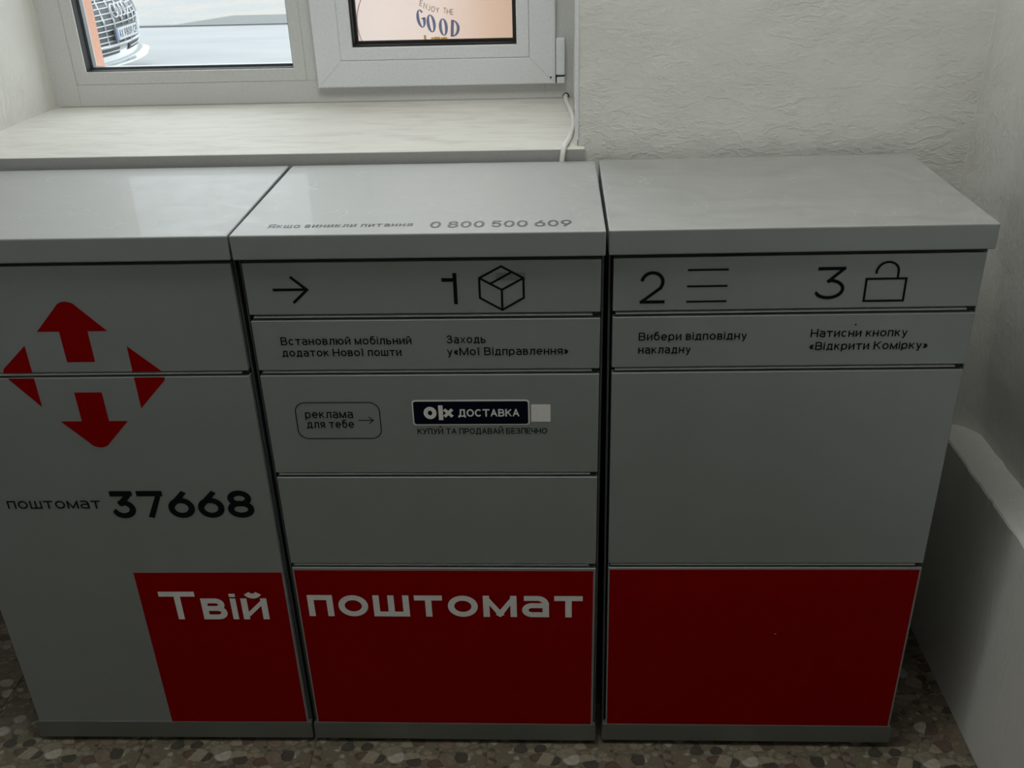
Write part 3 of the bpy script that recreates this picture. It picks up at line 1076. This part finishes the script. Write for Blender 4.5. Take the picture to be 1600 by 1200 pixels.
# terracotta rendered outer wall round the opening, thickness of the facade
def outer(bm):
    y0, y1 = YF + .07, 1.155
    add_box(bm, -3.2, -0.672, y0, y1, ZG, 4.2)
    add_box(bm, .585, 3.2, y0, y1, ZG, 4.2)
    add_box(bm, -.672, .585, y0, y1, ZG, 1.14)
    add_box(bm, -.672, .585, y0, y1, WZ1, 4.2)
outer(bm)
tag(obj('wall_outer', bm, MT['orange']), kind='structure')
bm = bmesh.new()
add_box(bm, -.672, .585, YF + .06, 1.19, 1.141, 1.150, bevel=.002)
tag(obj('trim_2', bm, MT['pvc2']), kind='structure')
bm = bmesh.new()
quad(bm, (-40, 1.155, ZG), (40, 1.155, ZG), (40, 60, ZG), (-40, 60, ZG))
tag(obj('ground', bm, MT['asphalt']), kind='structure')
# raised paving beyond the curb
bm = bmesh.new()
n = 20
pav = [(-40, 12.98), (-4.9, 12.98), (-4.35, 13.95), (40, 13.95)]
top = [bm.verts.new((x, y, ZG + .012)) for x, y in pav] + [bm.verts.new((40, 50, ZG + .012)), bm.verts.new((-40, 50, ZG + .012))]
bm.faces.new(top)
paving = obj('pavement', bm, MT['paving'])
tag(paving, kind='structure')
bm = bmesh.new()
pts = [(-40, 12.86), (-4.78, 12.86), (-3.4, 12.86), (40, 12.86), (40, 13.95), (-4.35, 13.95), (-4.9, 12.98), (-40, 12.98)]
a = [bm.verts.new((x, y, ZG + .016)) for x, y in pts]
b = [bm.verts.new((x, y, ZG)) for x, y in pts]
bm.faces.new(a)
for i in range(len(pts)):
    bm.faces.new((a[i], a[(i + 1) % len(pts)], b[(i + 1) % len(pts)], b[i]))
tag(obj('curb', bm, MT['curb']), kind='structure')

# ---- poster hung outside behind the sash
PY = SY + .052
post = empty('window_poster', (.235, PY, 1.27), label='pink poster with a blue GOOD slogan hung behind the right window sash', cat='poster')
bm = bmesh.new()
nx, nz_ = 30, 20
V = []
for i in range(nx + 1):
    row = []
    for j in range(nz_ + 1):
        u, v = i / nx, j / nz_
        x = -.205 + .398 * u - .0025 * abs(noise.noise(Vector((7, v * 14, 0)))) * (1 if i == nx else 0)
        row.append(bm.verts.new((x, .002 * noise.noise(Vector((u * 4, v * 3, 2))), .0 + .25 * v)))
    V.append(row)
for i in range(nx):
    for j in range(nz_):
        f = bm.faces.new((V[i][j], V[i + 1][j], V[i + 1][j + 1], V[i][j + 1]))
        f.smooth = True
sheet = obj('sheet', bm, MT['poster'], post)
sheet.data.materials[0] = MT['poster']


def poster_letters(name, mat, s, cx, cz, R, a0, a1, H, t, wide=1.0, contrast=0.0):
    """letters along a circular arc (centre cx,cz; degrees), tops pointing at the centre's outside/inside"""
    bm = bmesh.new()
    n = len([c for c in s])
    k = 0
    for idx, ch in enumerate(s):
        if ch == ' ':
            continue
        a = math.radians(a0 + (a1 - a0) * idx / max(1, n - 1))
        px, pz = cx + R * math.cos(a), cz + R * math.sin(a)
        rot = a + PI / 2            # baseline on the lower arc: reading left to right below the centre
        wd, st = glyph(ch)
        W = wd * H * wide * .8
        hh = H

        def mf(x_, z_, px=px, pz=pz, rot=rot):
            return (px + x_ * math.cos(rot) - z_ * math.sin(rot), -.003, pz + x_ * math.sin(rot) + z_ * math.cos(rot))
        for poly in st:
            pts = [(-W / 2 + W * p, hh * q_) for p, q_ in poly]
            stroke_quads(bm, pts, t, mf)
    return obj(name, bm, mat, post)


def ring_glyph(bm, x, z, w_, h, tx, tz, ang, kind):
    """high-contrast serif shapes for the big word"""
    ca, sa = math.cos(ang), math.sin(ang)

    def P(a, b_):
        return bm.verts.new((x + a * ca - b_ * sa, -.003, z + a * sa + b_ * ca))
    if kind == 'O' or kind == 'G':
        rng = (0, 360) if kind == 'O' else (42, 362)
        n_ = 28
        A, B = [], []
        for i in range(n_ + 1):
            t = math.radians(rng[0] + (rng[1] - rng[0]) * i / n_)
            A.append(P(w_ / 2 * math.cos(t), h / 2 * math.sin(t)))
            B.append(P((w_ / 2 - tx) * math.cos(t), (h / 2 - tz) * math.sin(t)))
        for i in range(n_):
            bm.faces.new((A[i], A[i + 1], B[i + 1], B[i]))
        if kind == 'G':
            for q in (((w_ * .02, -.02 * h), (w_ * .46, -.02 * h), (w_ * .46, .035 * h), (w_ * .02, .035 * h)),):
                bm.faces.new([P(*p) for p in q])
    else:
        n_ = 16
        x0 = -w_ / 2
        bm.faces.new([P(x0, -h / 2), P(x0 + tx, -h / 2), P(x0 + tx, h / 2), P(x0, h / 2)])
        A, B = [], []
        for i in range(n_ + 1):
            t = math.radians(-90 + 180 * i / n_)
            A.append(P(x0 + tx / 2 + (w_ - tx / 2) * math.cos(t), h / 2 * math.sin(t)))
            B.append(P(x0 + tx / 2 + (w_ - 1.5 * tx) * math.cos(t), (h / 2 - tz) * math.sin(t)))
        for i in range(n_):
            bm.faces.new((A[i], A[i + 1], B[i + 1], B[i]))


# (positions are metres on the poster sheet; sheet origin is its bottom centre)
bm = bmesh.new()
for ch, x, z, h, ang in (('G', -.0295, .0743, .041, .16), ('O', -.0061, .0630, .0405, .12), ('O', .0225, .0543, .039, .05), ('D', .0507, .0505, .0375, -.08)):
    ring_glyph(bm, x, z, .0215, h, .0072, .0022, ang, ch)
obj('slogan_word', bm, MT['blue'], post)
for name_, s_, pts_, H_, t_, mat_ in (
    ('slogan_small_text', 'ENJOY THE', [(-.0285, .1030, -.30), (-.0190, .0965, -.26), (-.0105, .0925, -.22), (-.0006, .0893, -.16), (.0099, .0868, -.12), (.0, 0, 0), (.0277, .0853, -.06), (.0363, .0830, -.04), (.0453, .0817, 0)], .0115, .0014, 'taupe'),
    ('slogan_last_word', 'LIFE', [(-.0150, .012, .1), (-.0040, .006, .06), (.0070, .004, 0), (.0240, .003, 0)], .026, .0052, 'yellow')):
    bm = bmesh.new()
    for ch, (x, z, ang) in zip(s_, pts_):
        if ch == ' ':
            continue
        wd, st = glyph(ch)
        W = wd * H_ * .62

        def mf(a, b_, x=x, z=z, ang=ang):
            return (x + a * math.cos(ang) - b_ * math.sin(ang), -.003, z + a * math.sin(ang) + b_ * math.cos(ang))
        for poly in st:
            stroke_quads(bm, [(-W / 2 + W * p, H_ * q_) for p, q_ in poly], t_, mf)
    obj(name_, bm, MT[mat_], post)
lines_part('curved_outline', post, MT['poster_line'], [[(p[0], p[1]) for p in el(-.068, .066, .115, .11, 225, 115, 24)]], .0022, y=-.003)

# ---- parked car
NX, CY = -3.90, 8.81
car = empty('car', (NX, CY, ZG), label='white car parked outside behind the left window pane, large grille facing right', cat='car')
prof = [(.10, .20, .80), (.06, .165, .86), (.00, .18, .90), (-.03, .215, .92), (.03, .26, .93), (.015, .32, .94), (.00, .42, .95), (.00, .55, .95), (.02, .68, .95), (.07, .78, .94),
        (.18, .86, .92), (.5, .95, .90), (1.1, 1.03, .88), (1.35, 1.07, .86), (1.9, 1.42, .70), (2.2, 1.50, .66), (3.1, 1.52, .65), (3.7, 1.44, .66),
        (4.3, 1.15, .80), (4.5, .95, .88), (4.6, .6, .92), (4.55, .25, .9), (4.4, .2, .85), (2.0, .18, .85)]
bm = bmesh.new()
ss = [-1, -.93, -.8, -.6, -.4, -.2, 0, .2, .4, .6, .8, .93, 1]
R = []
for dx, z, hwid in prof:
    row = []
    for s in ss:
        y = s * hwid
        bend = .26 * y * y + .9 * max(0, abs(s) - .9) ** 1.0 * .5
        k = max(0.0, 1 - dx / 1.6)
        zz = z - (0.03 * abs(s) ** 4 if z > .8 else 0)
        row.append(bm.verts.new((-dx - bend * k, y, zz)))
    R.append(row)
m_ = len(prof)
for i in range(m_):
    A, B = R[i], R[(i + 1) % m_]
    for j in range(len(ss) - 1):
        f = bm.faces.new((A[j], A[j + 1], B[j + 1], B[j]))
        f.smooth = True
for j in (0, -1):
    bm.faces.new([r[j] for r in R])
body = obj('body', bm, MT['carpaint'], car)


def nose(y, z, off=0.0):
    """point on the curved nose"""
    dx = 0.0
    for (d0, z0, _), (d1, z1, _) in zip(prof[4:], prof[5:12]):
        if z0 <= z <= z1:
            dx = d0 + (d1 - d0) * (z - z0) / (z1 - z0)
            break
    return Vector((-dx - .26 * y * y + off, y, z))


def patch(bm, outline, z0, z1, off, th=.02, ny=16, nz=8):
    """curved panel; outline(z) -> (y0,y1)"""
    V = []
    for j in range(nz + 1):
        z = z0 + (z1 - z0) * j / nz
        y0, y1 = outline(z)
        V.append([bm.verts.new(nose(y0 + (y1 - y0) * i / ny, z, off)) for i in range(ny + 1)])
    for j in range(nz):
        for i in range(ny):
            bm.faces.new((V[j][i], V[j][i + 1], V[j + 1][i + 1], V[j + 1][i]))


def goutline(z):
    if z > .58:
        w_ = .62 - .10 * (z - .58) / .2
    else:
        w_ = .62 - .12 * (.58 - z) / .24
    return -w_, w_


bm = bmesh.new()
patch(bm, goutline, .35, .79, .008)
grille = obj('grille', bm, MT['grille'], car)
# frame round the grille and its bars
for kk in range(7):
    y = -.54 + kk * .18
    bm = bmesh.new()
    zb, zt = (.35, .785)
    tube(bm, [nose(y * .92, zb, .02), nose(y, .58, .02), nose(y * .93, zt, .02)], .011, 6)
    obj('grille_bar', bm, MT['chrome'], grille)
for kk in range(8):
    z = .39 + kk * .052
    y0, y1 = goutline(z)
    bm = bmesh.new()
    tube(bm, [nose(y0 + (y1 - y0) * i / 12, z, .014) for i in range(13)], .007, 6)
    obj('grille_slat', bm, MT['chrome'], grille)
bm = bmesh.new()
loop = [nose(goutline(z)[0], z, .02) for z in (.35, .45, .58, .7, .79)]
loop2 = [nose(goutline(z)[1], z, .02) for z in (.79, .7, .58, .45, .35)]
tp = [nose(y, .79, .02) for y in (-.35, 0, .35)]
bt = [nose(y, .345, .02) for y in (.35, 0, -.35)]
tube(bm, loop + tp + loop2 + bt, .018, 8, closed=True)
obj('grille_frame', bm, MT['chrome'], grille)
bm = bmesh.new()
for kk in range(4):
    yc = -.135 + kk * .09
    tube(bm, [nose(yc + .062 * math.cos(a), .665 + .062 * math.sin(a), .035) for a in [i * 2 * PI / 20 for i in range(20)]], .0085, 6, closed=True)
obj('ring_emblem', bm, MT['chrome'], grille)
bm = bmesh.new()
tube(bm, [nose(0, .84, -.03), nose(0, .86, -.03) + Vector((.01, 0, 0))], .03, 16)
# number plate
plate = empty('number_plate')
plate.parent = car
bm = bmesh.new()
add_box(bm, .03, .045, -.28, .28, .385, .52, bevel=.003)
pb = obj('plate_holder', bm, MT['grille'], car)
box('plate', MT['platewhite'], pb, .045, .050, -.26, .26, .395, .508, bevel=.001)
box('plate_band', MT['plateblue'], pb, .050, .0505, -.26, -.222, .396, .507)
tag(lettering('plate_lettering', pb, MT['grille'], 'AX 9809 CP', -.205, .245, .415, .075, .012, mapf=lambda a, b_: (.0512, a, b_)), kind='stuff')
bpy.data.objects.remove(plate)
# lower intakes and lip
for s in (-1, 1):
    bm = bmesh.new()
    patch(bm, lambda z, s=s: (min(s * .12, s * .62), max(s * .12, s * .62)), .262, .325, .012, nz=3)
    f_ = obj('lower_intake', bm, MT['grille'], car)
    bm = bmesh.new()
    tube(bm, [nose(s * (.14 + .46 * i / 8), .293, .02) for i in range(9)], .006, 6)
    obj('intake_bar', bm, MT['chrome'], f_)
bm = bmesh.new()
for a_ in (0,):
    V = []
    for i in range(25):
        y = -.9 + 1.8 * i / 24
        bx = -.26 * y * y
        V.append([bm.verts.new((bx + o_, y, z_)) for o_, z_ in ((-.02, .215), (.085, .185), (.09, .170), (-.02, .165))])
    for a, b in zip(V, V[1:]):
        for k in range(4):
            bm.faces.new((a[k], a[(k + 1) % 4], b[(k + 1) % 4], b[k]))
obj('front_lip', bm, MT['carpaint'], car)
for s in (-1, 1):
    bm = bmesh.new()
    patch(bm, lambda z, s=s: (min(s * .66, s * .9), max(s * .66, s * .9)), .64, .74, .006, nz=3)
    obj('headlamp', bm, MT['carglass'], car)
# windscreen and wheels
bm = bmesh.new()
vs = [bm.verts.new(p) for p in ((-1.42, -.74, 1.125), (-1.42, .74, 1.125), (-1.86, .62, 1.425), (-1.86, -.62, 1.425))]
bm.faces.new(vs)
obj('windscreen', bm, MT['carglass'], car)
for x in (-.95, -3.75):
    for s in (-1, 1):
        bm = bmesh.new()
        tube(bm, [(x, s * .80, .335), (x, s * .945, .335)], .335, 28)
        wh = obj('wheel', bm, MT['tyre'], car)
        bm = bmesh.new()
        tube(bm, [(x, s * .90, .335), (x, s * .955, .335)], .235, 20)
        obj('rim', bm, MT['chrome'], wh)

# ================================================================== LOCKERS
W = 0.6
DL, DR = 0.0095, 0.593
E_, D_ = 0.0128, 0.4263
Zt, Zb = 1.1393, 1.0976
zd = dict(d1t=1.0883, d1b=.9969, d2t=.9852, d2b=.8932, d3t=.8822, d3b=.6848, d4t=.6740, d4b=.4787, d5t=.4675, d5b=.0561)
PT, PB = .0536, .012


def make_locker(loc, rot, doors, label, group='grey parcel lockers standing in a row'):
    """doors: list of (ztop, zbottom)"""
    t = empty('parcel_locker', loc, rot, label, 'locker', group)
    yb = D_ - E_
    box('side_panel', MT['side'], t, .002, .0055, .0105, yb - .004, PT - .01, Zb - .0005, bevel=.0006)
    box('side_panel', MT['side'], t, W - .0055, W - .002, .0105, yb - .004, PT - .01, Zb - .0005, bevel=.0006)
    box('back_panel', MT['body'], t, .006, W - .006, yb - .008, yb - .004, PT - .01, Zb - .0005)
    box('inner_panel', MT['dark'], t, .006, W - .006, .0225, .026, PT - .01, Zb - .0005)
    # plinth strip with folded top and rounded lower corners
    bm = bmesh.new()
    vs = rrect(.0015, W - .0015, PB, PT + .001, .004, 3)
    a = [bm.verts.new((p[0], -.0017, p[1])) for p in vs[:-1]]
    b = [bm.verts.new((p[0], .0150, p[1])) for p in vs[:-1]]
    bm.faces.new(a)
    bm.faces.new(b[::-1])
    for i in range(len(a)):
        bm.faces.new((a[i], a[(i + 1) % len(a)], b[(i + 1) % len(a)], b[i]))
    bmesh.ops.remove_doubles(bm, verts=bm.verts, dist=1e-5)
    es = [e for e in bm.edges if all(abs(v.co.y + .0017) < 1e-6 for v in e.verts) and all(v.co.z > PT for v in e.verts)]
    bmesh.ops.bevel(bm, geom=es, offset=.0025, segments=2, affect='EDGES')
    obj('plinth', bm, MT['body'], t)
    box('base_frame', MT['dark'], t, .004, W - .004, .012, yb - .01, PB + .002, PT - .011)
    for fx in (.06, W - .06):
        for fy in (.05, yb - .05):
            bm = bmesh.new()
            tube(bm, [(fx, fy, 0), (fx, fy, PB + .004)], .018, 14)
            obj('foot', bm, MT['dark'], t)
    lid = box('lid', MT['lid'], t, 0.0008, W - .0008, -E_, yb, Zb, Zt, bevel=.0024, seg=2)
    # top: scratches plus painted window light; folded front and sides keep the plain coat
    lid.data.materials.append(MT['door'])
    for p_ in lid.data.polygons:
        if p_.normal.z < 0.6:
            p_.material_index = 1
    ds = []
    for i, (z1, z0) in enumerate(doors):
        ds.append(box('door', MT['door'], t, DL, DR, 0, .0155, z0, z1, bevel=.0009, seg=2))
        if i < len(doors) - 1:
            zc = (z0 + doors[i + 1][0]) / 2
            box('rail', MT['rail'], t, DL + .005, DR - .013, .0025, .0225, zc - .0014, zc + .0016, bevel=.0005)
            box('rail_bracket', MT['dark'], t, DR - .012, DR - .001, .008, .0225, zc - .0045, zc + .0045, bevel=.0008)
    return t, lid, ds


# ---- middle locker
mt_, mlid, md = make_locker((0, 0, 0), (0, 0, 0),
    [(zd['d1t'], zd['d1b']), (zd['d2t'], zd['d2b']), (zd['d3t'], zd['d3b']), (zd['d4t'], zd['d4b']), (zd['d5t'], zd['d5b'])],
    'middle grey parcel locker with five doors and a full word on its red door')
K = MT['black']
lines_part('arrow_mark', md[0], K, [[(.0548, 1.0415), (.1105, 1.0415)], [(.0862, 1.0640), (.1114, 1.0412), (.0862, 1.0180)]], .0046)
lettering('numeral', md[0], K, '1', .3345, .3590, 1.0131, .0545, .0062)
bx = [(.4319, 1.0783), (.4676, 1.0578), (.4676, 1.0233), (.4320, 1.0021), (.3958, 1.0238), (.3958, 1.0584), (.4319, 1.0783)]
lines_part('parcel_mark', md[0], K, [bx, [(.3958, 1.0584), (.4320, 1.0377), (.4676, 1.0578)], [(.4320, 1.0377), (.4320, 1.0021)], [(.4136, 1.0485), (.4492, 1.0686)]], .0036)
bm = bmesh.new()
for i in range(24):
    for j in range(5):
        x, z = .4240 + i * .0020, 1.0545 + j * .0028
        bm.faces.new([bm.verts.new(p) for p in ((x, -.0007, z), (x + .0009, -.0007, z), (x + .0009, -.0007, z + .0012), (x, -.0007, z + .0012))])
tag(obj('dot_pattern', bm, K, md[0]), kind='stuff')
SP = dict(t=.0024, gap=.19)


def small(door, s, x0, x1, z, H=.0148, t=.0022, gap=.19, mat=None):
    return lettering('lettering', door, mat or K, s, x0, x1, z, H, t, gap=gap)


small(md[1], 'Встановлюй мобільний', .0548, .2770, .9410)
small(md[1], 'додаток Нової пошти', .0543, .2586, .9193)
small(md[1], 'Заходь', .3365, .4022, .9420)
small(md[1], 'у«Мої Відправлення»', .3360, .5405, .9195)
lines_part('round_border', md[2], K, [rrect(.0622, .2108, .7568, .8296, .018, 8)], .0016)
small(md[2], 'реклама', .0782, .1631, .7985, H=.0165)
small(md[2], 'для тебе', .0790, .1633, .7785, H=.0160)
lines_part('arrow_mark', md[2], K, [[(.1719, .7939), (.1975, .7938)], [(.1905, .8005), (.1982, .7938), (.1905, .7871)]], .0014)
bd = film('badge', md[2], MT['white'], rrect(.2684, .4732, .7832, .8334, .0062, 6), -.0005)
bfill = film('badge_fill', md[2], MT['navy'], rrect(.2708, .4708, .7857, .8309, .0042, 6), -.0009)
bm = bmesh.new()


def yy(a, b_): return (a, -.0013, b_)


stroke_quads(bm, el(.2996, .8086, .0076, .0086, 0, 360, 28), .0074, yy)
stroke_quads(bm, [(.3183, .7942), (.3183, .8236)], .0080, yy)
stroke_quads(bm, [(.3246, .8010), (.3386, .8156)], .0058, yy)
stroke_quads(bm, [(.3246, .8156), (.3386, .8010)], .0058, lambda a, b_: (a, -.00133, b_))
obj('badge_logo', bm, MT['white'], md[2])
lettering('badge_lettering', md[2], MT['white'], 'ДОСТАВКА', .3488, .4556, .8008, .0150, .0027, y=-.0013, gap=.14)
film('white_sticker', md[2], MT['white'], rrect(.4760, .5096, .7898, .8236, .0005, 2), -.0005)
small(md[2], 'КУПУЙ ТА ПРОДАВАЙ БЕЗПЕЧНО', .2748, .5036, .7653, H=.0118, t=.0017, gap=.16)
film('red_film', md[4], MT['red'], rrect(DL + .0035, DR - .0045, zd['d5b'] + .002, zd['d5t'] - .006, .001, 2), -.0004)
lettering('large_lettering', md[4], MT['white'], 'поштомат', .0300, .5690, .3485, .0530, .0124, y=-.0010, xh=1.0, gap=.21)
# phone number printed near the front edge of the lid
lm = lambda a, b_: (a, b_, Zt + .0004)
lettering('lettering', mlid, MT['lidprint'], 'Якщо виникли питання', .0525, .2895, .0235, .0185, .0026, gap=.22, mapf=lm, lift=(0, 0, 2.5e-5))
lettering('lettering', mlid, MT['lidprint'], '0 800 500 609', .3180, .5460, .0140, .0310, .0042, gap=.20, mapf=lm, lift=(0, 0, 2.5e-5))

# ---- right locker
rt_, rlid, rd = make_locker((.6108, .0026, 0), (0, -.007, -.005),
    [(zd['d1t'], zd['d1b']), (zd['d2t'], zd['d2b']), (zd['d3t'], zd['d4b']), (zd['d5t'], zd['d5b'])],
    'grey parcel locker beside the right wall, numerals 2 and 3, plain red door')
lettering('numeral', rd[0], K, '2', .0520, .0932, 1.0095, .0562, .0056)
for z in (1.0666, 1.0386, 1.0119):
    pass
lines_part('lines_mark', rd[0], K, [[(.1283, z), (.1932, z)] for z in (1.0666, 1.0386, 1.0119)], .0033)
lettering('numeral', rd[0], K, '3', .3330, .3808, 1.0125, .0556, .0056)
shk = [(.4265, 1.0555), (.4268, 1.0620)] + [(p[0], p[1]) for p in el(.4440, 1.0590, .0170, .0160, 165, 0, 14)] + [(.4610, 1.0475)]
lines_part('open_lock_mark', rd[0], K, [[(.4126, 1.0468), (.4749, 1.0468), (.4749, 1.0088), (.4126, 1.0088), (.4126, 1.0468)], shk], .0036)
small(rd[1], 'Вибери відповідну', .0532, .2312, .9428)
small(rd[1], 'накладну', .0531, .1404, .9186)
small(rd[1], 'Натисни кнопку', .3350, .4913, .9452)
small(rd[1], '«Відкрити Комірку»', .3350, .5277, .9218)
film('dark_speck', rd[1], MT['black'], el(.4058, .9671, .0013, .0018, 0, 360, 8), -.0005)
film('red_film', rd[3], MT['red'], rrect(DL + .0025, DR - .0035, zd['d5b'] + .002, zd['d5t'] - .0045, .001, 2), -.0004)
film('scuff', rd[3], MT['outline'], el(.3372, .3057, .0022, .0007, 0, 360, 8), -.0009)

# ---- left locker
lt_, llid, ld = make_locker((-.6021, -.0046, 0), (0, 0, .0077),
    [(zd['d1t'], zd['d2b']), (zd['d3t'], zd['d5b'])],
    'grey parcel locker under the left window pane with red arrow emblem, number 37668')
RED = MT['red']
Y0 = -.0004


def arrow_up(sign, cx, zc):
    """solid arrow with a rounded head; sign +1 points up"""
    tip = el(0, .0, .020, .016, 25, 155, 8)
    head = [(-.0607, 0), (-.0225, 0), (-.0225, -.0580), (.0265, -.0580), (.0265, 0), (.0607, 0)]
    pts = [(.0607, 0)] + [(p[0], p[1] + .0385) for p in tip] + head[:-1]
    return [(cx + p[0], zc + sign * p[1]) for p in pts]


film('emblem_arrow', ld[0], RED, arrow_up(1, .3031, .9708), Y0)
film('emblem_arrow', ld[1], RED, [(p[0], p[1]) for p in arrow_up(-1, .3010, .7955)], Y0)
lt = [(.2141, .9450), (.2141, .8250), (.1700, .8790), (.1645, .8870), (.1630, .8935), (.1655, .9010)]
rtg = [(.3910, .9422), (.4390, .8965), (.4445, .8900), (.4457, .8835), (.4430, .8755), (.3910, .8206)]
for poly in (lt, rtg):
    film('emblem_arrow', ld[0], RED, clip(poly, zd['d2b'], True), Y0)
    film('emblem_arrow', ld[1], RED, clip(poly, zd['d3t'], False), Y0)
lettering('lettering', ld[1], K, 'поштомат', .0940, .2714, .6078, .0178, .0031, xh=1.0, gap=.24)
lettering('locker_number', ld[1], K, '37668', .2915, .5600, .5855, .0610, .0118, gap=.13)
film('red_film', ld[1], RED, [(.2995, zd['d5b'] + .0012), (DR - .0035, zd['d5b'] + .0012), (DR - .0035, .4560), (.2995, .4560)], Y0)
lettering('large_lettering', ld[1], MT['white'], 'Твій', .3380, .5510, .3400, .0700, .0124, y=-.0010, xh=.757, gap=.15)
